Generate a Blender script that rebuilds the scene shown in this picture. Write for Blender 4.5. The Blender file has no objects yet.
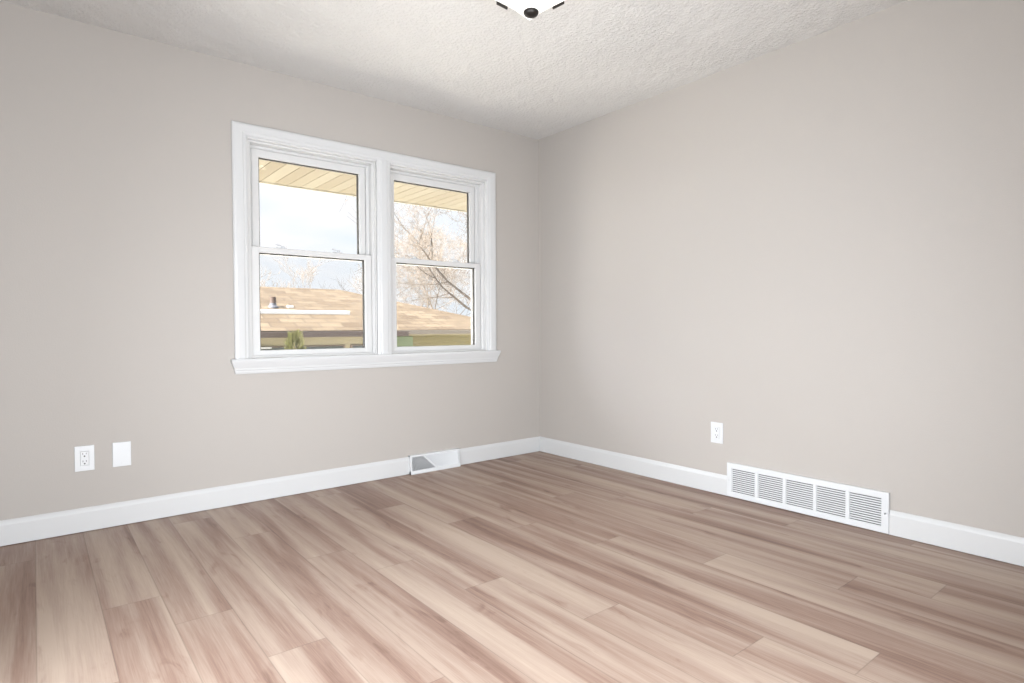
import bpy, bmesh, math, random
from mathutils import Vector, Matrix

S = bpy.context.scene
COL = S.collection

# ------------------------------------------------------------------ camera
YAW, PITCH, ROLL = 0.67623839, -0.02259589, -0.00464996
CAM = Vector((-3.10333871, -3.52282092, 0.97236019))
fw = Vector((math.sin(YAW) * math.cos(PITCH), math.cos(YAW) * math.cos(PITCH), math.sin(PITCH)))
rt = Vector((math.cos(YAW), -math.sin(YAW), 0))
up = rt.cross(fw)
r2 = math.cos(ROLL) * rt + math.sin(ROLL) * up
u2 = -math.sin(ROLL) * rt + math.cos(ROLL) * up
cd = bpy.data.cameras.new('camera')
cam = bpy.data.objects.new('camera', cd)
COL.objects.link(cam)
cd.sensor_width = 36.0
cd.lens = 596.2888 / 1024 * 36
cd.clip_start, cd.clip_end = 0.02, 500
cam.matrix_world = Matrix(((r2.x, u2.x, -fw.x, CAM.x), (r2.y, u2.y, -fw.y, CAM.y), (r2.z, u2.z, -fw.z, CAM.z), (0, 0, 0, 1)))
S.camera = cam

# ------------------------------------------------------------------ exposure
S.view_settings.view_transform = 'Standard'
S.view_settings.look = 'None'
S.view_settings.gamma = 1.0
S.view_settings.use_curve_mapping = False
S.view_settings.exposure = 0.0

# ------------------------------------------------------------------ sky
W = bpy.data.worlds.new('sky')
S.world = W
W.use_nodes = True
wn, wl = W.node_tree.nodes, W.node_tree.links
wn.clear()
wo = wn.new('ShaderNodeOutputWorld')
bg = wn.new('ShaderNodeBackground')
bg.inputs['Strength'].default_value = 1.15
tc = wn.new('ShaderNodeTexCoord')
nz = wn.new('ShaderNodeTexNoise')
nz.inputs['Scale'].default_value = 5.0
nz.inputs['Detail'].default_value = 5.0
mp = wn.new('ShaderNodeMapping')
mp.inputs['Scale'].default_value = (1, 1, 3)
rp = wn.new('ShaderNodeValToRGB')
rp.color_ramp.elements[0].position = 0.38
rp.color_ramp.elements[0].color = (0.85, 0.92, 0.99, 1)
rp.color_ramp.elements[1].position = 0.60
rp.color_ramp.elements[1].color = (0.97, 0.98, 1.0, 1)
wl.new(tc.outputs['Generated'], mp.inputs['Vector'])
wl.new(mp.outputs['Vector'], nz.inputs['Vector'])
wl.new(nz.outputs['Fac'], rp.inputs['Fac'])
sp_ = wn.new('ShaderNodeSeparateXYZ')
wl.new(tc.outputs['Generated'], sp_.inputs[0])
el = wn.new('ShaderNodeMapRange')           # hazy bright sky, paler and dimmer at the horizon
el.inputs['From Min'].default_value, el.inputs['From Max'].default_value = 0.21, 0.42
el.inputs['To Min'].default_value, el.inputs['To Max'].default_value = 1.05, 2.6
wl.new(sp_.outputs[2], el.inputs['Value'])
au = wn.new('ShaderNodeVectorMath')         # broad unseen sky glow on the sun's side, added to brighten the right wall
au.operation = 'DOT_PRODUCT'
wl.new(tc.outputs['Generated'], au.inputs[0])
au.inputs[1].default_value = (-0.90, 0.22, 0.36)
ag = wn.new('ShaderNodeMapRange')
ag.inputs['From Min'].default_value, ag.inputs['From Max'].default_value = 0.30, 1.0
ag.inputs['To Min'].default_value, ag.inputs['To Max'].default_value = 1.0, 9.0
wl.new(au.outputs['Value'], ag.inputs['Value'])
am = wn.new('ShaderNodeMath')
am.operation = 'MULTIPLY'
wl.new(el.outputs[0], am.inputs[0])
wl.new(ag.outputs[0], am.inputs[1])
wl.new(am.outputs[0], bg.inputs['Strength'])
wl.new(rp.outputs['Color'], bg.inputs['Color'])
wl.new(bg.outputs['Background'], wo.inputs['Surface'])

# ------------------------------------------------------------------ sun and added fill lights
def sun(d, strength, col, angle):
    l = bpy.data.lights.new('sun', 'SUN')
    l.energy, l.color, l.angle = strength, col, math.radians(angle)
    o = bpy.data.objects.new('sun', l)
    o.rotation_euler = Vector(d).to_track_quat('-Z', 'Y').to_euler()
    o.location = (8, 0, 12)
    COL.objects.link(o)

def area(name, loc, d, sx, sy, power, col, spread=180):
    l = bpy.data.lights.new(name, 'AREA')
    l.shape, l.size, l.size_y, l.energy, l.color = 'RECTANGLE', sx, sy, power, col
    l.spread = math.radians(spread)
    o = bpy.data.objects.new(name, l)
    o.location = loc
    o.rotation_euler = Vector(d).to_track_quat('-Z', 'Y').to_euler()
    COL.objects.link(o)

sun((0.70, -0.04, -0.71), 22.0, (1.0, 0.95, 0.87), 0.6)
area('fill_back', (-2.52, -3.78, 0.72), (0, 1, 0), 1.7, 1.2, 74, (0.92, 0.97, 1.02), 145)  # added fill light in front of the solid back wall, no opening there
area('fill_side', (-3.48, -2.36, 0.75), (1, 0, 0), 1.8, 1.2, 56, (0.92, 0.97, 1.02), 145)  # second added fill, against the closed side wall

# ------------------------------------------------------------------ helpers
def mat(name, color=(0.8, 0.8, 0.8), rough=0.5, metal=0.0, spec=0.5):
    m = bpy.data.materials.new(name)
    m.use_nodes = True
    b = m.node_tree.nodes['Principled BSDF']
    b.inputs['Base Color'].default_value = (*color, 1)
    b.inputs['Roughness'].default_value = rough
    b.inputs['Metallic'].default_value = metal
    b.inputs['Specular IOR Level'].default_value = spec
    return m

def nodes(m):
    return m.node_tree.nodes, m.node_tree.links, m.node_tree.nodes['Principled BSDF']

def add_bump(m, scale, strength, dist, detail=3.0, ramp=None, coord='Object'):
    n, l, b = nodes(m)
    t = n.new('ShaderNodeTexCoord')
    z = n.new('ShaderNodeTexNoise')
    z.inputs['Scale'].default_value = scale
    z.inputs['Detail'].default_value = detail
    l.new(t.outputs[coord], z.inputs['Vector'])
    out = z.outputs['Fac']
    if ramp:
        r = n.new('ShaderNodeValToRGB')
        r.color_ramp.elements[0].position, r.color_ramp.elements[1].position = ramp
        l.new(out, r.inputs['Fac'])
        out = r.outputs['Color']
    bp = n.new('ShaderNodeBump')
    bp.inputs['Strength'].default_value = strength
    bp.inputs['Distance'].default_value = dist
    l.new(out, bp.inputs['Height'])
    l.new(bp.outputs['Normal'], b.inputs['Normal'])
    return out

class MB:
    """collects shapes and links them as one mesh object"""
    def __init__(self):
        self.bm = bmesh.new()

    def box(self, x0, x1, y0, y1, z0, z1, bevel=0.0, seg=1, M=None):
        b = bmesh.new()
        bmesh.ops.create_cube(b, size=1.0)
        for v in b.verts:
            v.co = Vector(((x0 + x1) / 2 + v.co.x * (x1 - x0), (y0 + y1) / 2 + v.co.y * (y1 - y0), (z0 + z1) / 2 + v.co.z * (z1 - z0)))
        if bevel:
            bmesh.ops.bevel(b, geom=list(b.edges), offset=bevel, segments=seg, profile=0.5, affect='EDGES')
        self._merge(b, M)
        return self

    def _merge(self, b, M=None):
        if M is not None:
            b.transform(M)
        me = bpy.data.meshes.new('t')
        b.to_mesh(me)
        b.free()
        self.bm.from_mesh(me)
        bpy.data.meshes.remove(me)

    def prism(self, prof, p0, p1, ax_u, ax_v, m0=0.0, m1=0.0):
        """profile (u, v) swept from p0 to p1; m0/m1 slide the ends by m*u for mitres"""
        p0, p1, ax_u, ax_v = Vector(p0), Vector(p1), Vector(ax_u), Vector(ax_v)
        d = (p1 - p0).normalized()
        a = [self.bm.verts.new(p0 + ax_u * u + ax_v * v + d * (m0 * u)) for u, v in prof]
        c = [self.bm.verts.new(p1 + ax_u * u + ax_v * v + d * (m1 * u)) for u, v in prof]
        n = len(prof)
        for i in range(n):
            self.bm.faces.new((a[i], a[(i + 1) % n], c[(i + 1) % n], c[i]))
        self.bm.faces.new(a[::-1])
        self.bm.faces.new(c)
        return self

    def lathe(self, prof, c, seg=32, ax='z', M=None):
        """profile (r, h) turned about an axis through c"""
        b = bmesh.new()
        rings = []
        for r, h in prof:
            ring = []
            if r < 1e-6:
                ring = [b.verts.new((0, 0, h))]
            else:
                for i in range(seg):
                    t = 2 * math.pi * i / seg
                    ring.append(b.verts.new((r * math.cos(t), r * math.sin(t), h)))
            rings.append(ring)
        for a, d in zip(rings, rings[1:]):
            for i in range(seg):
                j = (i + 1) % seg
                q = [a[i % len(a)], a[j % len(a)], d[j % len(d)], d[i % len(d)]]
                q = [v for k, v in enumerate(q) if v not in q[:k]]
                if len(q) > 2:
                    b.faces.new(q)
        R = {'z': Matrix.Identity(4), 'y': Matrix.Rotation(math.pi / 2, 4, 'X'), 'x': Matrix.Rotation(-math.pi / 2, 4, 'Y')}[ax]
        T = Matrix.Translation(Vector(c)) @ R
        self._merge(b, T if M is None else M @ T)
        return self

    def tube(self, pts, radii, sides=5):
        prev = None
        for i, p in enumerate(pts):
            d = (pts[min(i + 1, len(pts) - 1)] - pts[max(i - 1, 0)]).normalized()
            a = d.orthogonal().normalized()
            c = d.cross(a)
            ring = [self.bm.verts.new(p + radii[i] * (a * math.cos(2 * math.pi * k / sides) + c * math.sin(2 * math.pi * k / sides))) for k in range(sides)]
            if prev:
                # align rings to avoid twisting
                off = min(range(sides), key=lambda o: (ring[o].co - prev[0].co).length)
                ring = ring[off:] + ring[:off]
                for k in range(sides):
                    self.bm.faces.new((prev[k], prev[(k + 1) % sides], ring[(k + 1) % sides], ring[k]))
            prev = ring
        return self

    def poly(self, vs, thick=None):
        v = [self.bm.verts.new(Vector(p)) for p in vs]
        f = self.bm.faces.new(v)
        if thick:
            t = Vector(thick)
            w = [self.bm.verts.new(Vector(p) + t) for p in vs]
            n = len(v)
            self.bm.faces.new(w[::-1])
            for i in range(n):
                self.bm.faces.new((v[i], w[i], w[(i + 1) % n], v[(i + 1) % n]))
        return self

    def build(self, name, m, parent=None, loc=None, smooth=False, kind=None):
        bmesh.ops.recalc_face_normals(self.bm, faces=list(self.bm.faces))
        if loc is not None:
            bmesh.ops.translate(self.bm, verts=list(self.bm.verts), vec=-Vector(loc))
        elif parent is not None:
            bmesh.ops.translate(self.bm, verts=list(self.bm.verts), vec=-parent_loc(parent))
        me = bpy.data.meshes.new(name)
        self.bm.to_mesh(me)
        self.bm.free()
        me.materials.append(m)
        if smooth:
            for p in me.polygons:
                p.use_smooth = True
        o = bpy.data.objects.new(name, me)
        COL.objects.link(o)
        if loc is not None:
            o.location = loc
        if parent is not None:
            o.parent = parent
        if kind:
            o['kind'] = kind
        return o

def parent_loc(o):
    v = Vector((0, 0, 0))
    while o is not None:
        v += o.location
        o = o.parent
    return v

def thing(name, loc, label=None, cat=None, group=None, kind=None):
    o = bpy.data.objects.new(name, None)
    o.empty_display_size = 0.05
    o.location = loc
    COL.objects.link(o)
    tag(o, label, cat, group, kind)
    return o

def tag(o, label=None, cat=None, group=None, kind=None):
    for k, v in (('label', label), ('category', cat), ('group', group), ('kind', kind)):
        if v:
            o[k] = v
    return o

# ------------------------------------------------------------------ materials
H = 2.44
WX, WY = -3.50, -3.80           # far ends of the room (side and back walls)

M_wall = mat('greige_wall_paint', (0.452, 0.423, 0.396), 0.62, spec=0.3)
add_bump(M_wall, 160, 0.12, 0.004, 3)
M_ceil = mat('textured_ceiling_paint', (0.655, 0.645, 0.63), 0.8, spec=0.2)

def ceiling_texture():
    n, l, b = nodes(M_ceil)
    t = n.new('ShaderNodeTexCoord')
    z = n.new('ShaderNodeTexNoise'); z.inputs['Scale'].default_value = 55; z.inputs['Detail'].default_value = 6; z.inputs['Roughness'].default_value = 0.6
    z2 = n.new('ShaderNodeTexNoise'); z2.inputs['Scale'].default_value = 3.0; z2.inputs['Detail'].default_value = 2
    l.new(t.outputs['Object'], z.inputs['Vector']); l.new(t.outputs['Object'], z2.inputs['Vector'])
    r = n.new('ShaderNodeValToRGB')
    r.color_ramp.elements[0].position, r.color_ramp.elements[1].position = 0.40, 0.66
    l.new(z.outputs['Fac'], r.inputs['Fac'])
    m1 = n.new('ShaderNodeMath'); m1.operation = 'MULTIPLY'
    l.new(r.outputs['Color'], m1.inputs[0]); l.new(z2.outputs['Fac'], m1.inputs[1])
    bp = n.new('ShaderNodeBump'); bp.inputs['Strength'].default_value = 0.55; bp.inputs['Distance'].default_value = 0.012
    l.new(m1.outputs[0], bp.inputs['Height']); l.new(bp.outputs['Normal'], b.inputs['Normal'])
ceiling_texture()

M_trim = mat('white_semigloss_trim', (0.605, 0.612, 0.617), 0.32)
M_vinyl = mat('white_vinyl_sash', (0.635, 0.635, 0.632), 0.28)
M_plate = mat('white_plastic_plate', (0.66, 0.675, 0.69), 0.3)
M_slot = mat('dark_receptacle_slot', (0.05, 0.05, 0.05), 0.6)
M_gasket = mat('dark_glazing_spacer', (0.035, 0.03, 0.025), 0.6)
M_enamel = mat('white_enamelled_metal', (0.66, 0.675, 0.69), 0.35)
M_duct = mat('grey_duct_interior', (0.05, 0.052, 0.058), 0.6)
M_fin = mat('white_register_fins', (0.74, 0.755, 0.77), 0.4)
M_damper = mat('grey_damper_plate', (0.42, 0.43, 0.445), 0.5)
M_bronze = mat('dark_bronze_metal', (0.035, 0.032, 0.03), 0.35, 0.7)
M_lock = mat('grey_white_lock', (0.55, 0.57, 0.59), 0.4)

def glass_mat():
    m = bpy.data.materials.new('window_glass')
    m.use_nodes = True
    n, l = m.node_tree.nodes, m.node_tree.links
    n.clear()
    o = n.new('ShaderNodeOutputMaterial'); mix = n.new('ShaderNodeMixShader')
    tr = n.new('ShaderNodeBsdfTransparent'); gl = n.new('ShaderNodeBsdfGlossy')
    gl.inputs['Roughness'].default_value = 0.02
    fr = n.new('ShaderNodeFresnel'); fr.inputs['IOR'].default_value = 1.18
    l.new(fr.outputs[0], mix.inputs[0]); l.new(tr.outputs[0], mix.inputs[1]); l.new(gl.outputs[0], mix.inputs[2])
    l.new(mix.outputs[0], o.inputs[0])
    return m
M_glass = glass_mat()

def screen_mat():
    m = bpy.data.materials.new('insect_screen_mesh')
    m.use_nodes = True
    n, l = m.node_tree.nodes, m.node_tree.links
    n.clear()
    o = n.new('ShaderNodeOutputMaterial'); mix = n.new('ShaderNodeMixShader')
    tr = n.new('ShaderNodeBsdfTransparent'); di = n.new('ShaderNodeBsdfDiffuse')
    di.inputs['Color'].default_value = (0.25, 0.26, 0.28, 1)
    mix.inputs[0].default_value = 0.06
    l.new(tr.outputs[0], mix.inputs[1]); l.new(di.outputs[0], mix.inputs[2]); l.new(mix.outputs[0], o.inputs[0])
    return m
M_screen = screen_mat()

def lamp_mat():
    m = mat('lit_opal_glass', (0.9, 0.89, 0.87), 0.25)
    b = m.node_tree.nodes['Principled BSDF']
    b.inputs['Emission Color'].default_value = (1.0, 0.97, 0.92, 1)
    b.inputs['Emission Strength'].default_value = 0.75
    return m
M_opal = lamp_mat()

def floor_mat():
    m = mat('wood_look_plank', (0.5, 0.4, 0.33), 0.45, spec=0.3)
    n, l, b = nodes(m)
    uv = n.new('ShaderNodeUVMap'); uv.uv_map = 'plank'
    at = n.new('ShaderNodeAttribute'); at.attribute_name = 'seed'
    sep = n.new('ShaderNodeSeparateXYZ'); l.new(uv.outputs[0], sep.inputs[0])
    sd = n.new('ShaderNodeSeparateColor'); l.new(at.outputs['Color'], sd.inputs[0])

    def math_(op, a, c=None):
        q = n.new('ShaderNodeMath'); q.operation = op
        for i, s in enumerate((a, c)):
            if s is None: continue
            if isinstance(s, (int, float)): q.inputs[i].default_value = s
            else: l.new(s, q.inputs[i])
        return q.outputs[0]

    def vec(x, y, z):
        c = n.new('ShaderNodeCombineXYZ')
        for i, s in enumerate((x, y, z)):
            if isinstance(s, (int, float)): c.inputs[i].default_value = s
            else: l.new(s, c.inputs[i])
        return c.outputs[0]

    def noise(v, detail, rough=0.5, dist=0.0):
        z = n.new('ShaderNodeTexNoise')
        z.inputs['Scale'].default_value = 1.0
        z.inputs['Detail'].default_value = detail
        z.inputs['Roughness'].default_value = rough
        z.inputs['Distortion'].default_value = dist
        l.new(v, z.inputs['Vector'])
        return z.outputs['Fac']

    u, v = sep.outputs[0], sep.outputs[1]
    s1 = math_('MULTIPLY', sd.outputs[0], 57.0)
    s2 = math_('MULTIPLY', sd.outputs[1], 31.0)
    # broad light and dark figure running along the plank
    broad = noise(vec(math_('ADD', math_('MULTIPLY', u, 12.0), s1), math_('ADD', math_('MULTIPLY', v, 0.62), s2), s1), 2.0, 0.45, 0.5)
    # heart grain: bent bands
    warp = noise(vec(math_('ADD', math_('MULTIPLY', u, 5.0), s2), math_('ADD', math_('MULTIPLY', v, 1.6), s1), s2), 2.0)
    band = math_('SINE', math_('ADD', math_('MULTIPLY', u, 95.0), math_('MULTIPLY', warp, 46.0)))
    # fine pores
    fine = noise(vec(math_('ADD', math_('MULTIPLY', u, 240.0), s1), math_('ADD', math_('MULTIPLY', v, 7.0), s2), s1), 3.0, 0.6)
    knot = noise(vec(math_('ADD', math_('MULTIPLY', u, 17.0), s2), math_('ADD', math_('MULTIPLY', v, 4.2), s1), s1), 3.0, 0.6, 0.8)
    kr = n.new('ShaderNodeMapRange')
    kr.inputs['From Min'].default_value, kr.inputs['From Max'].default_value = 0.58, 0.76
    l.new(knot, kr.inputs['Value'])
    mid = noise(vec(math_('ADD', math_('MULTIPLY', u, 60.0), s2), math_('ADD', math_('MULTIPLY', v, 1.7), s1), s2), 3.0, 0.55, 0.3)
    a = math_('MULTIPLY', math_('SUBTRACT', broad, 0.5), 2.0)
    a = math_('ADD', a, math_('MULTIPLY', math_('MULTIPLY', band, kr.outputs[0]), 0.14))
    a = math_('ADD', a, math_('MULTIPLY', math_('SUBTRACT', fine, 0.5), 0.55))
    a = math_('ADD', a, math_('MULTIPLY', math_('SUBTRACT', mid, 0.5), 0.42))
    a = math_('SUBTRACT', a, math_('MULTIPLY', kr.outputs[0], 0.24))
    a = math_('ADD', a, math_('MULTIPLY', math_('SUBTRACT', sd.outputs[2], 0.5), 0.10))
    a = math_('ADD', a, 0.545)
    rp = n.new('ShaderNodeValToRGB')
    e = rp.color_ramp.elements
    e[0].position, e[0].color = 0.0, (0.190, 0.115, 0.088, 1)
    e[1].position, e[1].color = 1.0, (0.465, 0.366, 0.296, 1)
    x = rp.color_ramp.elements.new(0.30); x.color = (0.285, 0.188, 0.147, 1)
    x = rp.color_ramp.elements.new(0.60); x.color = (0.378, 0.283, 0.227, 1)
    l.new(a, rp.inputs['Fac'])
    # pressed joint lines around each board
    eu = sd.outputs[0]
    du = n.new('ShaderNodeUVMap'); du.uv_map = 'edge'
    es = n.new('ShaderNodeSeparateXYZ'); l.new(du.outputs[0], es.inputs[0])
    ln = math_('MINIMUM', es.outputs[0], es.outputs[1])
    lr = n.new('ShaderNodeMapRange')
    lr.inputs['From Min'].default_value, lr.inputs['From Max'].default_value = 0.0, 0.0028
    lr.inputs['To Min'].default_value, lr.inputs['To Max'].default_value = 0.70, 1.0
    l.new(ln, lr.inputs['Value'])
    mx = n.new('ShaderNodeMix'); mx.data_type = 'RGBA'; mx.blend_type = 'MULTIPLY'
    mx.inputs['Factor'].default_value = 1.0
    l.new(rp.outputs['Color'], mx.inputs['A']); l.new(lr.outputs[0], mx.inputs['B'])
    l.new(mx.outputs['Result'], b.inputs['Base Color'])
    bp = n.new('ShaderNodeBump'); bp.inputs['Strength'].default_value = 0.15; bp.inputs['Distance'].default_value = 0.002
    l.new(fine, bp.inputs['Height']); l.new(bp.outputs['Normal'], b.inputs['Normal'])
    return m
M_floor = floor_mat()

# ------------------------------------------------------------------ room shell
T = 0.15
def build_floor():
    pitch, x00, L = 0.178, -3.113, 1.55
    ends = {-2: -1.70, -1: -0.30, 0: -0.02, 1: -1.035, 2: -1.31, 3: -1.705, 4: -0.57, 5: -1.03, 6: -1.32, 7: -1.695, 8: -0.585,
            9: -1.022, 10: -1.288, 11: -1.68, 12: -0.565, 13: -1.02, 14: -1.262, 15: -1.70, 16: -0.55, 17: -1.03}
    rnd = random.Random(11)
    bm = bmesh.new()
    uv = bm.loops.layers.uv.new('plank')
    ed = bm.loops.layers.uv.new('edge')
    cl = bm.loops.layers.color.new('seed')
    i0 = math.floor((WX - x00) / pitch)
    i = i0
    while x00 + i * pitch < 0.0:
        xa, xb = x00 + i * pitch, x00 + (i + 1) * pitch
        e = ends.get(i, -rnd.uniform(0.2, 1.5))
        y = e
        while y < 0.0:
            y += L
        while y > WY:
            ya, yb = y - L, y
            c = (rnd.random(), rnd.random(), rnd.random(), 1)
            flip = rnd.random() < 0.5
            # four strips so the edge distance interpolates properly
            us = [xa, (xa + xb) / 2, xb]
            vs = [ya, ya + 0.05, yb - 0.05, yb]
            for k in range(2):
                for m in range(3):
                    q = [(us[k], vs[m]), (us[k + 1], vs[m]), (us[k + 1], vs[m + 1]), (us[k], vs[m + 1])]
                    # clip to the room
                    q = [(min(max(px, WX), 0.0), min(max(py, WY), 0.0)) for px, py in q]
                    if q[1][0] - q[0][0] < 1e-5 or q[2][1] - q[1][1] < 1e-5:
                        continue
                    f = bm.faces.new([bm.verts.new((px, py, 0)) for px, py in q])
                    for lp, (px, py) in zip(f.loops, q):
                        lp[uv].uv = ((px - xa) if not flip else (xb - px), (py - ya) if not flip else (yb - py))
                        lp[ed].uv = (min(px - xa, xb - px), min(py - ya, yb - py))
                        lp[cl] = c
            y -= L
        i += 1
    me = bpy.data.meshes.new('floor')
    bm.to_mesh(me); bm.free()
    me.materials.append(M_floor)
    o = bpy.data.objects.new('floor', me)
    COL.objects.link(o)
    o['kind'] = 'structure'
    return o
build_floor()
MB().box(WX - T, T, WY - T, T, -0.30, -0.004).build('floor_slab', M_duct, kind='structure')

def ceiling():
    bm = bmesh.new()
    # hand-textured ceiling meets the walls in a slightly uneven line
    nx, ny = 70, 70
    rnd = random.Random(5)
    g = {}
    for a in range(nx + 1):
        for c in range(ny + 1):
            x, y = WX - 0.02 + (0.04 - WX) * a / nx, WY - 0.02 + (0.04 - WY) * c / ny
            g[a, c] = bm.verts.new((x, y, H + rnd.uniform(-0.0022, 0.0022)))
    for a in range(nx):
        for c in range(ny):
            bm.faces.new((g[a, c], g[a, c + 1], g[a + 1, c + 1], g[a + 1, c]))
    b = MB(); b.bm.free(); b.bm = bm
    b.box(WX - T, T, WY - T, T, H + 0.02, H + 0.25)
    o = b.build('ceiling', M_ceil, kind='structure')
    return o
ceiling()

# window wall with the twin opening
OX0, OX1, OZ0, OZ1 = -2.162, -0.510, 0.800, 2.045
b = MB()
b.box(WX - T, OX0 - 0.004, 0, T, -0.3, H + 0.02)
b.box(OX1 + 0.004, T, 0, T, -0.3, H + 0.02)
b.box(OX0 - 0.004, OX1 + 0.004, 0, T, -0.3, OZ0 - 0.004)
b.box(OX0 - 0.004, OX1 + 0.004, 0, T, OZ1 + 0.004, H + 0.02)
b.build('wall_left', M_wall, kind='structure')
MB().box(0, T, WY - T, 0, -0.3, H + 0.02).build('wall_right', M_wall, kind='structure')
MB().box(WX - T, 0, WY - T, WY, -0.3, H + 0.02).build('wall_back', M_wall, kind='structure')
MB().box(WX - T, WX, WY, 0, -0.3, H + 0.02).build('wall_side', M_wall, kind='structure')

# made-up frames around the two added fill lights behind the camera
def fill_frame(name, x0, x1, y0, y1, along_x):
    b = MB()
    w, z0, z1 = 0.06, 0.12, 1.32
    b.box(x0, x1, y0, y1, z0 - w, z0, 0.003)
    b.box(x0, x1, y0, y1, z1, z1 + w, 0.003)
    if along_x:
        b.box(x0 - w, x0, y0, y1, z0 - w, z1 + w, 0.003)
        b.box(x1, x1 + w, y0, y1, z0 - w, z1 + w, 0.003)
    else:
        b.box(x0, x1, y0 - w, y0, z0 - w, z1 + w, 0.003)
        b.box(x0, x1, y1, y1 + w, z0 - w, z1 + w, 0.003)
    b.build(name, M_trim, kind='structure')
fill_frame('fill_frame_back', -3.37, -1.67, WY, WY + 0.018, True)
fill_frame('fill_frame_side', WX, WX + 0.018, -3.26, -1.46, False)

# ------------------------------------------------------------------ baseboards
BH, BT = 0.1164, 0.0125
bprof = [(0, 0.003), (BT, 0.003), (BT, BH - 0.022), (BT - 0.0035, BH - 0.012), (BT - 0.0075, BH - 0.003), (BT - 0.0095, BH), (0, BH)]
REG0, REG1 = -1.168, -0.776
GR0, GR1 = -2.469, -1.638
b = MB()
b.prism(bprof, (WX, 0, 0), (REG0 + 0.0005, 0, 0), (0, -1, 0), (0, 0, 1))
b.prism(bprof, (REG1 + 0.012, 0, 0), (0, 0, 0), (0, -1, 0), (0, 0, 1), 0, -1)
b.build('baseboard_left', M_trim, kind='structure')
b = MB()
b.prism(bprof, (0, 0, 0), (0, GR1 + 0.001, 0), (-1, 0, 0), (0, 0, 1), 1, 0)
b.prism(bprof, (0, GR0 - 0.001, 0), (0, WY, 0), (-1, 0, 0), (0, 0, 1))
b.build('baseboard_right', M_trim, kind='structure')

# ------------------------------------------------------------------ window casing
CX0, CX1, CZ1 = -2.240, -0.433, 2.112
MUL0, MUL1 = -1.382, -1.285
casing = [(0, 0), (0, 0.012), (0.006, 0.0165), (0.018, 0.0185), (0.052, 0.0165), (0.060, 0.0125), (0.070, 0.0115), (0.078, 0.0075), (0.078, 0)]
tr = thing('trim_1', (-1.33, 0, 0.8), kind='structure')
wd = OX0 - CX0
def side(name, prof, p0, p1, au, m0=0, m1=0):
    MB().prism(prof, p0, p1, au, (0, -1, 0), m0, m1).build(name, M_trim, tr)
side('side_casing', casing, (CX0, 0, OZ0), (CX0, 0, CZ1), (1, 0, 0), 0, -(CZ1 - OZ1) / 0.078)
side('side_casing', casing, (CX1, 0, OZ0), (CX1, 0, CZ1), (-1, 0, 0), 0, -(CZ1 - OZ1) / 0.078)
hp = [(u * (CZ1 - OZ1) / 0.078, v) for u, v in casing]
k = 0.078 / (CZ1 - OZ1)
side('head_casing', hp, (CX0, 0, CZ1), (CX1, 0, CZ1), (0, 0, -1), k, -k)
mw = MUL1 - MUL0
mprof = [(0, 0), (0, 0.0075), (0.012, 0.0115), (0.022, 0.0125), (0.030, 0.0160), (mw - 0.030, 0.0160), (mw - 0.022, 0.0125), (mw - 0.012, 0.0115), (mw, 0.0075), (mw, 0)]
side('mullion_casing', mprof, (MUL0, 0, OZ0), (MUL0, 0, OZ1 + 0.004), (1, 0, 0))
# moulded sill: wide at the top, stepping back to the wall, with returned ends
sp = [(0.0, 0.034), (0.010, 0.036), (0.022, 0.033), (0.038, 0.027), (0.052, 0.021), (0.062, 0.020), (0.066, 0.017), (0.074, 0.0165), (0.083, 0.013), (0.085, 0.011)]
bm = bmesh.new()
zt = 0.808
rows = []
for dz, pr in sp:
    e = pr - 0.014
    row = [bm.verts.new(q) for q in ((CX0 - e, 0, zt - dz), (CX0 - e, -pr, zt - dz), (CX1 + e, -pr, zt - dz), (CX1 + e, 0, zt - dz))]
    rows.append(row)
for a, c in zip(rows, rows[1:]):
    for i in range(4):
        bm.faces.new((a[i], a[(i + 1) % 4], c[(i + 1) % 4], c[i]))
bm.faces.new(rows[0]); bm.faces.new(rows[-1][::-1])
b = MB(); b.bm.free(); b.bm = bm
b.build('sill_moulding', M_trim, tr)

# ------------------------------------------------------------------ the two double-hung windows
def sash(parent, name, x0, x1, z0, z1, y0, y1, st, top, bot, gy):
    """frame of a sash with bevelled glazing bead, one mesh"""
    b = MB()
    bv = 0.004
    b.box(x0, x0 + st, y0, y1, z0, z1, bv, 2)
    b.box(x1 - st, x1, y0, y1, z0, z1, bv, 2)
    b.box(x0 + st - 0.006, x1 - st + 0.006, y0 + 0.0005, y1, z1 - top, z1 - 0.0005, bv, 2)
    b.box(x0 + st - 0.006, x1 - st + 0.006, y0 + 0.0005, y1, z0 + 0.0005, z0 + bot, bv, 2)
    o = b.build(name, M_vinyl, parent)
    gx0, gx1, gz0, gz1 = x0 + st - 0.004, x1 - st + 0.004, z0 + bot - 0.004, z1 - top + 0.004
    MB().box(gx0, gx1, gy, gy + 0.004, gz0, gz1).build('glass_pane', M_glass, o)
    s = MB()                                        # dark spacer running round behind the pane
    t = 0.010
    s.box(gx0, gx0 + t, gy + 0.005, gy + 0.020, gz0, gz1)
    s.box(gx1 - t, gx1, gy + 0.005, gy + 0.020, gz0, gz1)
    s.box(gx0 + t, gx1 - t, gy + 0.005, gy + 0.020, gz0, gz0 + t * 0.5)
    s.box(gx0 + t, gx1 - t, gy + 0.005, gy + 0.020, gz1 - t, gz1)
    s.build('glazing_spacer', M_gasket, o)
    return o

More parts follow.
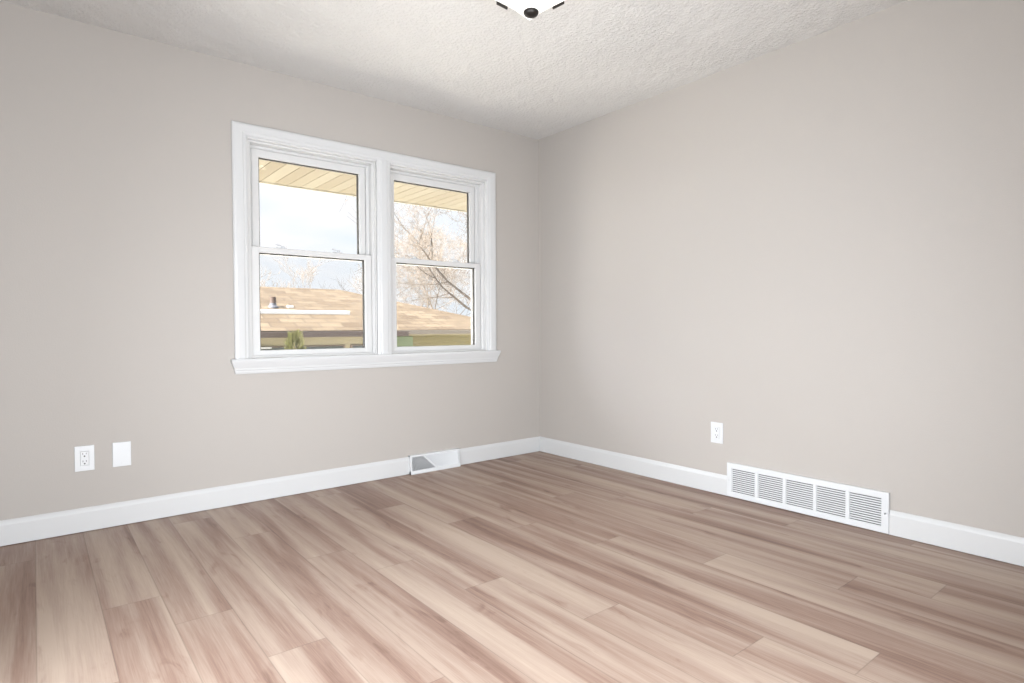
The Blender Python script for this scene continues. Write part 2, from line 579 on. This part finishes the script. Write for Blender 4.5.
def window(name, x0, x1, up, low, lock_at):
    w = thing(name, ((x0 + x1) / 2, 0, OZ0), kind='structure')
    zb, zt_ = OZ0, OZ1
    fi = 0.018
    b = MB()
    # painted jamb and vinyl frame stepping in towards the glass
    for xs, d, iu, il in ((x0, 1, up[0] - x0, low[0] - x0), (x1, -1, x1 - up[1], x1 - low[1])):
        def bx(u0, u1, y0, y1, z0=zb, z1=zt_, bv=0.002):
            a, c = sorted((xs + d * u0, xs + d * u1))
            b.box(a, c, y0, y1, z0, z1, bv)
        bx(-0.004, 0.006, 0.0, 0.135)
        bx(0.004, il - 0.002, 0.024, 0.135)
        bx(0.006, il + 0.003, 0.031, 0.037)
        bx(0.006, iu - 0.002, 0.0795, 0.135)
        bx(0.006, iu + 0.004, 0.124, 0.135)
    b.box(x0, x1, 0.0, 0.135, zt_ - 0.010, zt_ + 0.003, 0.002)
    b.box(x0, x1, 0.022, 0.135, zt_ - 0.022, zt_ - 0.009, 0.002)
    b.box(x0, x1, 0.0765, 0.135, zt_ - 0.036, zt_ - 0.020, 0.002)
    b.box(x0, x1, -0.002, 0.135, zb - 0.003, zb + 0.010, 0.002)
    b.prism([(0.022, 0.008), (0.135, 0.008), (0.135, 0.014), (0.036, 0.020), (0.022, 0.020)], (x0, 0, zb), (x1, 0, zb), (0, 1, 0), (0, 0, 1))
    b.build('window_frame', M_vinyl, w)
    su = sash(w, 'upper_sash', up[0], up[1], 1.405, 2.010, 0.085, 0.121, 0.041, 0.045, 0.042, 0.096)
    sl = sash(w, 'lower_sash', low[0], low[1], 0.8185, 1.444, 0.041, 0.076, 0.046, 0.033, 0.032, 0.052)
    for lx in lock_at:
        q = MB()
        q.box(lx - 0.030, lx + 0.030, 0.046, 0.066, 1.4435, 1.449, 0.002, 2)
        q.lathe([(0, 0.0), (0.011, 0.0), (0.011, 0.008), (0.008, 0.011), (0, 0.011)], (lx + 0.006, 0.056, 1.4485), 16)
        q.box(-0.040, 0.0, -0.0045, 0.0045, -0.003, 0.003, 0.002, 2, M=Matrix.Translation((lx + 0.004, 0.054, 1.457)) @ Matrix.Rotation(math.radians(12), 4, 'Y'))
        q.build('sash_lock', M_lock, sl)
    for xs, d in ((x0, 1), (x1, -1)):
        MB().lathe([(0, 0), (0.0045, 0), (0.0045, 0.005), (0.003, 0.007), (0, 0.007)], (xs + d * 0.012, 0.060, 1.905), 12, 'x',
                   None if d > 0 else Matrix.Translation((2 * (xs - 0.012), 0, 0)) @ Matrix.Scale(-1, 4, (1, 0, 0))).build('jamb_stop', M_lock, w)
    s = MB()
    s.box(x0 + 0.03, x1 - 0.03, 0.1305, 0.1312, 0.83, 1.43)
    s.build('insect_screen', M_screen, w)
    return w
window('window_1', OX0, MUL0, (-2.115, -1.417), (-2.136, -1.398), (-1.96, -1.62))
window('window_2', MUL1, OX1, (-1.251, -0.557), (-1.267, -0.536), (-1.08, -0.74))
# post between the two units, inside the wall
MB().box(MUL0 - 0.002, MUL1 + 0.002, 0.0, 0.14, OZ0, OZ1).build('mullion_post', M_trim, tr)

# ------------------------------------------------------------------ wall plates
def local(kind_axis, pos):
    """matrix taking plate space (u right, v up, w out of the wall) to the room"""
    if kind_axis == 'left':
        return Matrix(((1, 0, 0, pos[0]), (0, 0, -1, 0.0), (0, 1, 0, pos[1]), (0, 0, 0, 1)))
    return Matrix(((0, 0, -1, 0.0), (-1, 0, 0, pos[0]), (0, 1, 0, pos[1]), (0, 0, 0, 1)))

def outlet(wall, pos, label):
    Mx = local(wall, pos)
    o = thing('wall_outlet', Mx @ Vector((0, 0, 0)), label, 'outlet')
    b = MB()
    w, h = 0.039, 0.0605
    # plate with the rectangular cut-out
    for a in ((-w, -0.0172, -h, h), (0.0172, w, -h, h)):
        b.box(a[0], a[1], a[2], a[3], 0, 0.006, 0.0015, 2, Mx)
    for a in ((0.0338, h), (-h, -0.0338)):
        b.box(-0.0185, 0.0185, a[0], a[1], 0, 0.0059, 0.0014, 2, Mx)
    b.build('cover_plate', M_plate, o)
    rc = MB().box(-0.0166, 0.0166, -0.0333, 0.0333, 0, 0.0075, 0.0012, 2, Mx).build('receptacle', M_plate, o)
    s = MB()
    for cz in (0.0175, -0.0185):
        s.box(-0.0078, -0.0054, cz + 0.001, cz + 0.0095, 0.0070, 0.0077, M=Mx)
        s.box(0.0054, 0.0078, cz + 0.002, cz + 0.0095, 0.0070, 0.0077, M=Mx)
        s.lathe([(0, 0.0070), (0.0036, 0.0070), (0.0036, 0.0077), (0, 0.0077)], (0, cz - 0.0065, 0), 14, 'z', Mx)
    s.build('socket_holes', M_slot, rc)
    return o
outlet('left', (-2.922, 0.3545), 'white double outlet with dark sockets on the window wall, left of the blank plate')
outlet('right', (-1.566, 0.356), 'white double outlet on the wall above the long return air grille')

def blank_plate():
    Mx = local('left', (-2.771, 0.3545))
    o = thing('wall_plate', Mx @ Vector((0, 0, 0)), 'plain white blank wall plate right of the outlet on the window wall', 'wall plate')
    b = MB()
    b.box(-0.039, 0.039, -0.0605, 0.0605, 0, 0.006, 0.0018, 2, Mx)
    b.build('cover_plate', M_plate, o)
    for z in (0.0415, -0.0415):
        MB().lathe([(0, 0.0055), (0.0035, 0.0055), (0.0035, 0.0066), (0.0025, 0.0070), (0, 0.0070)], (0, z, 0), 12, 'z', Mx).build('screw', M_plate, o)
blank_plate()

# ------------------------------------------------------------------ return air grille (right wall)
def grille():
    o = thing('return_air_grille', (0, (GR0 + GR1) / 2, 0.0), 'long white return air grille with five louvred panels low on the right wall', 'air vent')
    z0, z1 = 0.004, 0.197
    x0 = -0.016
    ya = [-1.668, -1.8065, -1.8245, -1.9635, -1.980, -2.122, -2.1385, -2.278, -2.2955, -2.4365]
    lz0, lz1 = 0.032, 0.168
    b = MB()
    bv = 0.0025
    b.box(x0, 0, GR0, GR1, lz1, z1, bv, 2)
    b.box(x0, 0, GR0, GR1, z0, lz0, bv, 2)
    b.box(x0, 0, ya[0], GR1, lz0 - 0.004, lz1 + 0.004, bv, 2)
    b.box(x0, 0, GR0, ya[-1], lz0 - 0.004, lz1 + 0.004, bv, 2)
    for i in range(1, 9, 2):
        b.box(x0 + 0.001, 0, ya[i + 1], ya[i], lz0 - 0.003, lz1 + 0.003, 0.0015, 2)
    b.build('grille_frame', M_enamel, o)
    for i in range(0, 10, 2):
        lo, hi = ya[i + 1] - 0.001, ya[i] + 0.001
        s = MB()
        n = 12
        p = (lz1 - lz0) / n
        for j in range(n + 1):
            zc = lz0 + p * j
            s.prism([(0.0, -0.0034), (0.0, 0.0030), (0.0012, 0.0034), (0.0032, 0.0034), (0.0032, -0.0030)],
                    (x0 + 0.003, lo, zc), (x0 + 0.003, hi, zc), (1, 0, 0), (0, 0, 1))
        s.build('louver_panel', M_enamel, o)
    MB().box(-0.0022, -0.0006, ya[-1] - 0.004, ya[0] + 0.004, lz0, lz1).build('duct_opening', M_duct, o)
    for y in (GR1 - 0.014, GR0 + 0.015):
        MB().lathe([(0, 0), (0.0042, 0), (0.0036, 0.0016), (0, 0.002)], (x0, y, 0.098), 14, 'x', Matrix.Translation((2 * x0, 0, 0)) @ Matrix.Scale(-1, 4, (1, 0, 0))).build('screw', M_lock, o)
grille()

# ------------------------------------------------------------------ baseboard register (window wall)
def register():
    o = thing('baseboard_register', ((REG0 + REG1) / 2, 0, 0), 'white baseboard floor register with fanned fins below the window', 'air vent')
    x0, x1, h = REG0, REG1, 0.126
    yt, yb = -0.024, -0.034                        # front face at the top and at the bottom
    def fy(z):
        return yb + (yt - yb) * z / h
    b = MB()
    b.prism([(0, h - 0.010), (0, h), (-yt - 0.003, h), (-yt, h - 0.002), (-fy(h - 0.012), h - 0.012), (-fy(h - 0.012) - 0.004, h - 0.010)], (x0, 0, 0), (x1, 0, 0), (0, -1, 0), (0, 0, 1))
    b.prism([(0, 0.001), (-yb + 0.003, 0.001), (-yb + 0.003, 0.010), (-fy(0.024), 0.024), (-fy(0.024) - 0.004, 0.024), (0.004, 0.008), (0, 0.008)], (x0, 0, 0), (x1, 0, 0), (0, -1, 0), (0, 0, 1))
    ends = [(0, 0.001), (-yb, 0.001), (-yt, h - 0.001), (0, h - 0.001)]
    b.prism(ends, (x0, 0, 0), (x0 + 0.014, 0, 0), (0, -1, 0), (0, 0, 1))
    b.prism(ends, (x1 - 0.010, 0, 0), (x1, 0, 0), (0, -1, 0), (0, 0, 1))
    b.build('housing', M_enamel, o)
    # slanting centre bar with the damper thumb lever
    xm_t, xm_b = -1.066, -0.968
    zt_, zb_ = h - 0.011, 0.023
    b = MB()
    b.poly([(xm_t - 0.007, fy(zt_) - 0.001, zt_), (xm_t + 0.007, fy(zt_) - 0.001, zt_), (xm_b + 0.007, fy(zb_) - 0.001, zb_), (xm_b - 0.007, fy(zb_) - 0.001, zb_)], (0, 0.003, 0))
    b.build('divider_bar', M_enamel, o)
    lv = MB()
    lv.box(xm_b - 0.004, xm_b + 0.016, fy(0.030) - 0.008, fy(0.030) + 0.002, 0.022, 0.036, 0.002, 2)
    lv.build('damper_lever', M_enamel, o)
    # left bank: fins swept left, seen through; right bank: fins swept right, seen face on
    def bank(xl_t, xl_b, xr_t, xr_b, lean, n, dx):
        s = MB()
        for i in range(n):
            t = (i + 0.5) / n
            a, c = xl_t + (xr_t - xl_t) * t, xl_b + (xr_b - xl_b) * t
            za, zc = zt_, zb_
            dep = 0.011
            s.poly([(a, fy(za) + 0.0005, za), (c, fy(zc) + 0.0005, zc), (c + dx, fy(zc) + dep, zc), (a + dx, fy(za) + dep, za)], (0.0008, 0, 0))
        s.build('fin_bank', M_fin, o)
    bank(x0 + 0.014, x0 + 0.016, xm_t - 0.004, xm_b - 0.004, 0, 15, 0.010)
    bank(xm_t + 0.004, xm_b + 0.004, x1 - 0.010, x1 - 0.010, 0, 26, -0.010)
    MB().box(x0 + 0.013, x1 - 0.009, -0.0035, -0.0005, 0.010, h - 0.009).build('duct_opening', M_damper, o)
register()

# ------------------------------------------------------------------ ceiling light
def light():
    cx, cy, a, zr, dep = -1.550, -1.717, 0.160, 2.314, 0.093
    o = thing('ceiling_light', (cx, cy, H), 'square flush ceiling light with glowing white glass and dark finial', 'ceiling light')
    b = MB()
    b.box(cx - 0.10, cx + 0.10, cy - 0.10, cy + 0.10, H - 0.028, H - 0.001, 0.006, 2)
    b.build('ceiling_pan', M_bronze, o)
    MB().lathe([(0, 0), (0.006, 0), (0.006, 0.22), (0, 0.22)], (cx, cy, 2.209), 12).build('centre_rod', M_bronze, o)
    bm = bmesh.new()
    n = 40
    def zz(u, v):
        m = (abs(u) ** 5 + abs(v) ** 5) ** 0.2
        return zr - dep * (1 - min(m, 1.0) ** 1.5) - 0.020 * (u * v) ** 2
    lay = []
    for off in (0.0, 0.005):
        g = {}
        for i in range(n + 1):
            for j in range(n + 1):
                u, v = -1 + 2 * i / n, -1 + 2 * j / n
                # round the four corners a little
                q = 1 - 0.05 * (u * u * v * v) ** 2
                g[i, j] = bm.verts.new((cx + a * u * q, cy + a * v * q, zz(u, v) + off))
        for i in range(n):
            for j in range(n):
                bm.faces.new((g[i, j], g[i + 1, j], g[i + 1, j + 1], g[i, j + 1]))
        lay.append(g)
    for i in range(n):
        for p, q in (((i, 0), (i + 1, 0)), ((i, n), (i + 1, n)), ((0, i), (0, i + 1)), ((n, i), (n, i + 1))):
            bm.faces.new((lay[0][p], lay[0][q], lay[1][q], lay[1][p]))
    b = MB(); b.bm.free(); b.bm = bm
    b.build('glass_shade', M_opal, o, smooth=True)
    zf = zr - dep
    MB().lathe([(0, -0.024), (0.010, -0.0235), (0.014, -0.021), (0.019, -0.019), (0.026, -0.014), (0.030, -0.007), (0.030, -0.002), (0.026, 0.001), (0, 0.001)], (cx, cy, zf), 28).build('finial', M_bronze, o, smooth=True)
    for ang in range(4):
        R = Matrix.Translation((cx, cy, 0)) @ Matrix.Rotation(ang * math.pi / 2, 4, 'Z')
        b = MB()
        b.box(a + 0.001, a + 0.008, -0.030, 0.030, zr - 0.014, zr + 0.006, 0.0015, 2, R)
        b.box(a - 0.010, a + 0.006, -0.030, 0.030, zr + 0.006, zr + 0.010, 0.001, 1, R)
        b.box(0.09, a, -0.007, 0.007, zr + 0.009, zr + 0.013, 0.001, 1, R)
        b.prism([(0, 0), (0.010, 0), (0.010, 0.008), (0, 0.008)], R @ Vector((0.092, 0, zr + 0.010)), R @ Vector((0.092, 0, H - 0.02)), R.to_3x3() @ Vector((1, 0, 0)), R.to_3x3() @ Vector((0, 1, 0)))
        b.build('glass_clip', M_bronze, o)
    pl = bpy.data.lights.new('bulb', 'POINT')
    pl.energy, pl.color, pl.shadow_soft_size = 1.5, (1.0, 0.93, 0.84), 0.06
    po = bpy.data.objects.new('bulb', pl)
    po.location = (0, 0, -0.10)
    COL.objects.link(po)
    po.parent = o
    o.rotation_euler.z = math.radians(6)
light()

# ================================================================== OUTSIDE
def plain_soffit():
    m = mat('cream_soffit_boards', (0.74, 0.66, 0.47), 0.5)
    n, l, b = nodes(m)
    t = n.new('ShaderNodeTexCoord'); s = n.new('ShaderNodeSeparateXYZ')
    l.new(t.outputs['Object'], s.inputs[0])
    q = n.new('ShaderNodeMath'); q.operation = 'MULTIPLY_ADD'; q.inputs[1].default_value = 1 / 0.1045; q.inputs[2].default_value = 0.35
    fl = n.new('ShaderNodeMath'); fl.operation = 'FLOOR'
    wnz = n.new('ShaderNodeTexWhiteNoise'); wnz.noise_dimensions = '1D'
    l.new(s.outputs[0], q.inputs[0]); l.new(q.outputs[0], fl.inputs[0]); l.new(fl.outputs[0], wnz.inputs['W'])
    r = n.new('ShaderNodeValToRGB')
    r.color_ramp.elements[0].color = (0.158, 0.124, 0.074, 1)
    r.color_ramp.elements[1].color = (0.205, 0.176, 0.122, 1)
    l.new(wnz.outputs['Value'], r.inputs['Fac']); l.new(r.outputs['Color'], b.inputs['Base Color'])
    return m
M_soffit = plain_soffit()
M_seam = mat('soffit_seam', (0.10, 0.085, 0.06), 0.7)
M_fascia = mat('cream_fascia', (0.35, 0.32, 0.25), 0.5)
M_eaveroof = mat('eave_roofing', (0.45, 0.33, 0.24), 0.9)

so = thing('trim_2', (0, 0.15, 2.12), kind='structure')
b = MB()
for i in range(-60, 60):
    xa = (i - 0.35) * 0.1045
    b.box(xa + 0.0022, xa + 0.1023, 0.15, 1.335, 2.120, 2.132)
b.build('soffit_boards', M_soffit, so, kind='stuff')
MB().box(-6.3, 6.3, 0.15, 1.335, 2.126, 2.14).build('soffit_backing', M_seam, so)
MB().box(-6.3, 6.3, 1.335, 1.355, 2.112, 2.30, 0.002).build('fascia_board', M_fascia, so)
b = MB()
b.prism([(1.40, 2.31), (1.40, 2.33), (0.10, 2.86), (0.10, 2.84)], (-6.3, 0, 0), (6.3, 0, 0), (0, 1, 0), (0, 0, 1))
b.prism([(0.10, 2.84), (0.10, 2.86), (-4.2, 2.86), (-4.2, 2.84)], (-6.3, 0, 0), (6.3, 0, 0), (0, 1, 0), (0, 0, 1))
b.build('eave_roof', M_eaveroof, so)

# lawn
M_lawn = mat('pale_dry_ground', (0.5, 0.47, 0.4), 0.95)
def lawn_color():
    n, l, b = nodes(M_lawn)
    t = n.new('ShaderNodeTexCoord'); z = n.new('ShaderNodeTexNoise')
    z.inputs['Scale'].default_value = 1.4; z.inputs['Detail'].default_value = 6
    r = n.new('ShaderNodeValToRGB')
    r.color_ramp.elements[0].color = (0.44, 0.42, 0.36, 1); r.color_ramp.elements[0].position = 0.3
    r.color_ramp.elements[1].color = (0.62, 0.59, 0.52, 1); r.color_ramp.elements[1].position = 0.7
    l.new(t.outputs['Object'], z.inputs['Vector']); l.new(z.outputs['Fac'], r.inputs['Fac']); l.new(r.outputs['Color'], b.inputs['Base Color'])
lawn_color()
GZ = -1.5
b = MB()
b.box(-60, 90, 0.16, 120, GZ - 0.2, GZ)
b.build('ground', M_lawn, kind='structure')

# neighbouring house
def shingle_mat():
    m = mat('tan_shingles', (0.6, 0.45, 0.3), 0.9, spec=0.2)
    n, l, b = nodes(m)
    t = n.new('ShaderNodeTexCoord')
    mpn = n.new('ShaderNodeMapping'); mpn.inputs['Scale'].default_value = (1, 1.05, 0)
    br = n.new('ShaderNodeTexBrick')
    br.inputs['Scale'].default_value = 1.0
    br.inputs['Brick Width'].default_value = 0.55
    br.inputs['Row Height'].default_value = 0.27
    br.inputs['Mortar Size'].default_value = 0.012
    br.inputs['Color1'].default_value = (0.062, 0.043, 0.026, 1)
    br.inputs['Color2'].default_value = (0.102, 0.077, 0.050, 1)
    br.inputs['Mortar'].default_value = (0.036, 0.025, 0.017, 1)
    l.new(t.outputs['Object'], mpn.inputs['Vector']); l.new(mpn.outputs[0], br.inputs['Vector'])
    z = n.new('ShaderNodeTexNoise'); z.inputs['Scale'].default_value = 3.0; z.inputs['Detail'].default_value = 4
    l.new(t.outputs['Object'], z.inputs['Vector'])
    mx = n.new('ShaderNodeMix'); mx.data_type = 'RGBA'; mx.blend_type = 'OVERLAY'; mx.inputs['Factor'].default_value = 0.25
    l.new(br.outputs['Color'], mx.inputs['A']); l.new(z.outputs['Fac'], mx.inputs['B'])
    l.new(mx.outputs['Result'], b.inputs['Base Color'])
    return m
M_shingle = shingle_mat()
M_gutter = mat('brown_gutter', (0.042, 0.028, 0.022), 0.45)
M_gutter2 = mat('taupe_gutter', (0.11, 0.092, 0.072), 0.45)
M_olive = mat('olive_lap_siding', (0.22, 0.19, 0.09), 0.7)
def lap(m, ax=2, pitch=0.13):
    n, l, b = nodes(m)
    t = n.new('ShaderNodeTexCoord'); s = n.new('ShaderNodeSeparateXYZ'); l.new(t.outputs['Object'], s.inputs[0])
    q = n.new('ShaderNodeMath'); q.operation = 'MULTIPLY'; q.inputs[1].default_value = 1 / pitch
    f = n.new('ShaderNodeMath'); f.operation = 'FRACT'
    l.new(s.outputs[ax], q.inputs[0]); l.new(q.outputs[0], f.inputs[0])
    bp = n.new('ShaderNodeBump'); bp.inputs['Strength'].default_value = 0.9; bp.inputs['Distance'].default_value = 0.05
    bp.invert = True
    l.new(f.outputs[0], bp.inputs['Height']); l.new(bp.outputs['Normal'], b.inputs['Normal'])
lap(M_olive)
M_frieze = mat('tan_frieze_board', (0.24, 0.205, 0.125), 0.6)
M_darkwin = mat('dark_porch_window', (0.05, 0.055, 0.05), 0.25)
M_sage = mat('sage_green_panel', (0.14, 0.18, 0.10), 0.6)
M_flash = mat('white_metal_flashing', (0.42, 0.42, 0.41), 0.5)
M_post = mat('brown_post', (0.14, 0.10, 0.07), 0.6)
M_pipe = mat('rust_brown_pipe', (0.06, 0.035, 0.022), 0.6)
M_lead = mat('grey_lead_boot', (0.055, 0.055, 0.065), 0.5)

def neighbour():
    hx0, hx1 = -9.0, 8.9
    ye, yr, ze, zr = 10.5, 14.5, 0.935, 2.205
    yb2 = 18.5
    o = thing('neighbor_house', (2.0, 11.0, GZ), 'low house with tan shingle hip roof and brown gutter across the yard', 'house')
    MB().box(hx0 + 0.6, hx1 - 0.6, 11.0, 18.0, GZ, 0.93).build('wall', M_olive, o)
    rx0, rx1 = hx0 + 4.0, 4.40
    b = MB()
    A, B_, C, D = (hx0, ye, ze), (hx1, ye, ze), (hx1, yb2, ze), (hx0, yb2, ze)
    R0, R1 = (rx0, yr, zr), (rx1, yr, zr)
    b.poly([A, B_, R1, R0]); b.poly([B_, C, R1]); b.poly([C, D, R0, R1]); b.poly([D, A, R0]); b.poly([A, D, C, B_])
    b.build('main_roof', M_shingle, o, loc=None)
    b = MB()
    b.box(3.4, hx1, ye - 0.11, ye, ze - 0.115, ze - 0.015, 0.01, 2)
    b.box(hx1, hx1 + 0.11, ye - 0.11, yb2, ze - 0.115, ze - 0.015, 0.01, 2)
    b.build('gutter', M_gutter2, o)
    MB().box(3.4, hx1 - 0.05, ye - 0.005, 11.0, ze - 0.15, ze - 0.11).build('eave_soffit', M_frieze, o)
    # front wing with the lower roof
    fx1, fy0, fyr, fz = 4.02, 9.5, 10.55, 1.335
    b = MB()
    b.poly([(hx0, fy0, ze), (fx1, fy0, ze), (3.02, fyr, fz), (hx0, fyr, fz)])
    b.poly([(fx1, fy0, ze), (fx1, 12.0, ze + 0.30), (3.02, 12.0, fz), (3.02, fyr, fz)])
    b.poly([(3.02, fyr, fz), (3.02, 12.0, fz), (hx0, 12.0, fz), (hx0, fyr, fz)])
    b.build('wing_roof', M_shingle, o)
    b = MB()
    b.box(hx0, 3.03, fyr - 0.03, fyr + 0.15, fz - 0.02, fz + 0.08, 0.01)
    b.build('ridge_flashing', M_flash, o)
    b = MB()
    b.box(hx0, fx1 + 0.02, fy0 - 0.11, fy0, ze - 0.145, ze - 0.02, 0.012, 2)
    b.build('gutter', M_gutter, o)
    MB().box(hx0 + 0.3, fx1 - 0.12, fy0 + 0.25, 11.2, GZ, 0.88).build('wing_wall', M_frieze, o)
    for i, (xa, xb) in enumerate(((-1.8, -0.1), (0.15, 1.25), (1.40, 2.55), (2.68, 3.10))):
        f = MB()
        f.box(xa, xb, fy0 + 0.22, fy0 + 0.26, -0.75, 0.60, 0.008)
        w = f.build('window', M_post, o)
        MB().box(xa + 0.05, xb - 0.05, fy0 + 0.212, fy0 + 0.222, -0.70, 0.575).build('pane', M_darkwin, w)
    MB().box(0.66, 0.88, fy0 + 0.17, fy0 + 0.22, 0.555, 0.59, 0.005).build('light_bracket', M_flash, o)
    MB().box(3.13, 3.25, fy0 + 0.10, fy0 + 0.22, GZ, 0.79, 0.01).build('porch_post', M_post, o)
    MB().box(4.18, 5.02, 10.94, 11.0, GZ + 0.2, 0.76, 0.01).build('door', M_sage, o)
    # plumbing vent on the main slope
    px, py, pz = 1.76, 12.44, 1.55
    b = MB().lathe([(0, -0.08), (0.075, -0.08), (0.075, 0.26), (0.055, 0.26), (0.055, 0.2), (0, 0.2)], (px, py, pz), 20)
    vp = b.build('vent_pipe', M_pipe, o)
    b = MB().lathe([(0.15, -0.05), (0.14, 0.00), (0.09, 0.04), (0.08, 0.10), (0.07, 0.10), (0.07, -0.05)], (px, py, pz), 20)
    b.build('pipe_boot', M_lead, vp)
    b = MB().box(2.12, 2.28, 12.38, 12.52, 1.50, 1.59, 0.02, 2)
    b.build('roof_vent', M_flash, o)
    return o
neighbour()

# evergreen shrub in front of the wing
def shrub():
    m = mat('yellow_green_needles', (0.19, 0.185, 0.07), 0.8)
    rnd = random.Random(3)
    o = thing('evergreen_shrub', (1.14, 9.0, GZ), 'yellow green shrub with wispy top in front of the brown gutter', 'shrub')
    b = MB()
    for i in range(900):
        h = rnd.random() ** 0.7
        z = GZ + 0.1 + h * 2.25
        r = 0.34 * (1 - h) ** 0.6 + 0.05
        t = rnd.uniform(0, 2 * math.pi)
        p = Vector((1.14 + r * math.cos(t) * rnd.uniform(0.3, 1), 9.0 + r * math.sin(t) * rnd.uniform(0.3, 1), z))
        d = Vector((math.cos(t) * 0.5, math.sin(t) * 0.5, rnd.uniform(0.5, 1.1))).normalized()
        s = d.orthogonal().normalized() * rnd.uniform(0.012, 0.022)
        L = rnd.uniform(0.10, 0.2)
        b.poly([p - s, p + s, p + d * L * 0.6 + s * 1.3, p + d * L, p + d * L * 0.6 - s * 1.3])
    b.build('foliage', m, o)
    MB().tube([Vector((1.14, 9, GZ)), Vector((1.15, 9.0, GZ + 1.0)), Vector((1.13, 9, GZ + 2.2))], [0.04, 0.03, 0.01], 6).build('stem', M_post, o)
shrub()

# bare trees beyond the roof
def bark(name, c):
    return mat(name, c, 0.9, spec=0.2)
BARK = [bark('grey_brown_bark', (0.062, 0.050, 0.040)), bark('pinkish_tan_bark', (0.125, 0.103, 0.084)), bark('pale_tan_bark', (0.145, 0.120, 0.098))]

def tree(x, y, h, seed, label, lean=(0, 0), spread=0.75, levels=5, thick=0.16, m=0, mt=1, fork=0.28, nkids=(3, 5), twig_min=0.006):
    rnd = random.Random(seed)
    o = thing('bare_tree', (x, y, GZ), label, 'tree', 'bare trees beyond the neighbouring roof')
    big, fine = MB(), MB()
    def grow(p, d, L, r, lev):
        pts, rad = [p.copy()], [r]
        n = 5 if lev < 3 else 3
        q, dd = p.copy(), d.copy()
        for i in range(n):
            dd = (dd + Vector((rnd.gauss(0, .12), rnd.gauss(0, .12), rnd.gauss(0, .08) + (0.05 if lev else 0.0)))).normalized()
            q = q + dd * (L / n)
            pts.append(q.copy()); rad.append(max(r * (1 - 0.62 * (i + 1) / n), twig_min * 0.6))
        (big if lev < 3 else fine).tube(pts, rad, 6 if lev < 2 else (4 if lev < 4 else 3))
        if lev >= levels:
            return
        for k in range(rnd.randint(*nkids) + (1 if lev == 0 else 0)):
            t = rnd.uniform(fork if lev == 0 else 0.25, 1.0)
            f = t * n
            i = min(int(f), n - 1)
            s = pts[i].lerp(pts[i + 1], f - i)
            base = (pts[i + 1] - pts[i]).normalized()
            az = rnd.uniform(0, 2 * math.pi)
            a = base.orthogonal().normalized()
            c = base.cross(a)
            off = a * math.cos(az) + c * math.sin(az)
            nd = (base * (1 - spread * rnd.uniform(0.5, 0.95)) + off * spread).normalized()
            nd = (nd + Vector((0, 0, 0.22))).normalized()
            grow(s, nd, L * rnd.uniform(0.5, 0.72), max(rad[i] * rnd.uniform(0.45, 0.62), twig_min), lev + 1)
    grow(Vector((x, y, GZ)), Vector((lean[0], lean[1], 1)).normalized(), h * 0.5, thick, 0)
    big.build('trunk', BARK[m], o, smooth=True)
    fine.build('branches', BARK[mt], o)
    return o

RT = dict(levels=5, nkids=(4, 6), twig_min=0.0095)
tree(17.6, 24, 15.0, 4, 'large bare tree leaning in from the right edge of the right hand window', lean=(-0.30, 0), spread=0.85, thick=0.20, m=0, mt=1, **RT)
tree(23.6, 39, 13.0, 12, 'forked bare tree over the roof slope just right of the window post', lean=(0.12, 0), spread=0.7, thick=0.11, m=0, mt=1, **RT)
tree(31.5, 54, 16.0, 33, 'pale twiggy tree farthest away in the right hand window', spread=0.8, thick=0.13, m=1, mt=2, **RT)
tree(9.9, 25, 5.6, 42, 'slanting bare tree beside the post between the windows', lean=(-0.25, 0), spread=0.6, levels=4, thick=0.12, m=0, mt=0)
for i, (x, y, h, s, lab) in enumerate((
        (5.0, 28, 6.0, 51, 'low thin bare tree over the left end of the ridge'),
        (7.8, 34, 7.6, 52, 'thin upright bare tree over the middle of the ridge'),
        (13.2, 43, 9.0, 53, 'thin bare tree over the right end of the ridge'))):
    tree(x, y, h, s, lab, spread=0.5, levels=5, nkids=(3, 4), thick=0.07, m=1, mt=2, twig_min=0.008)
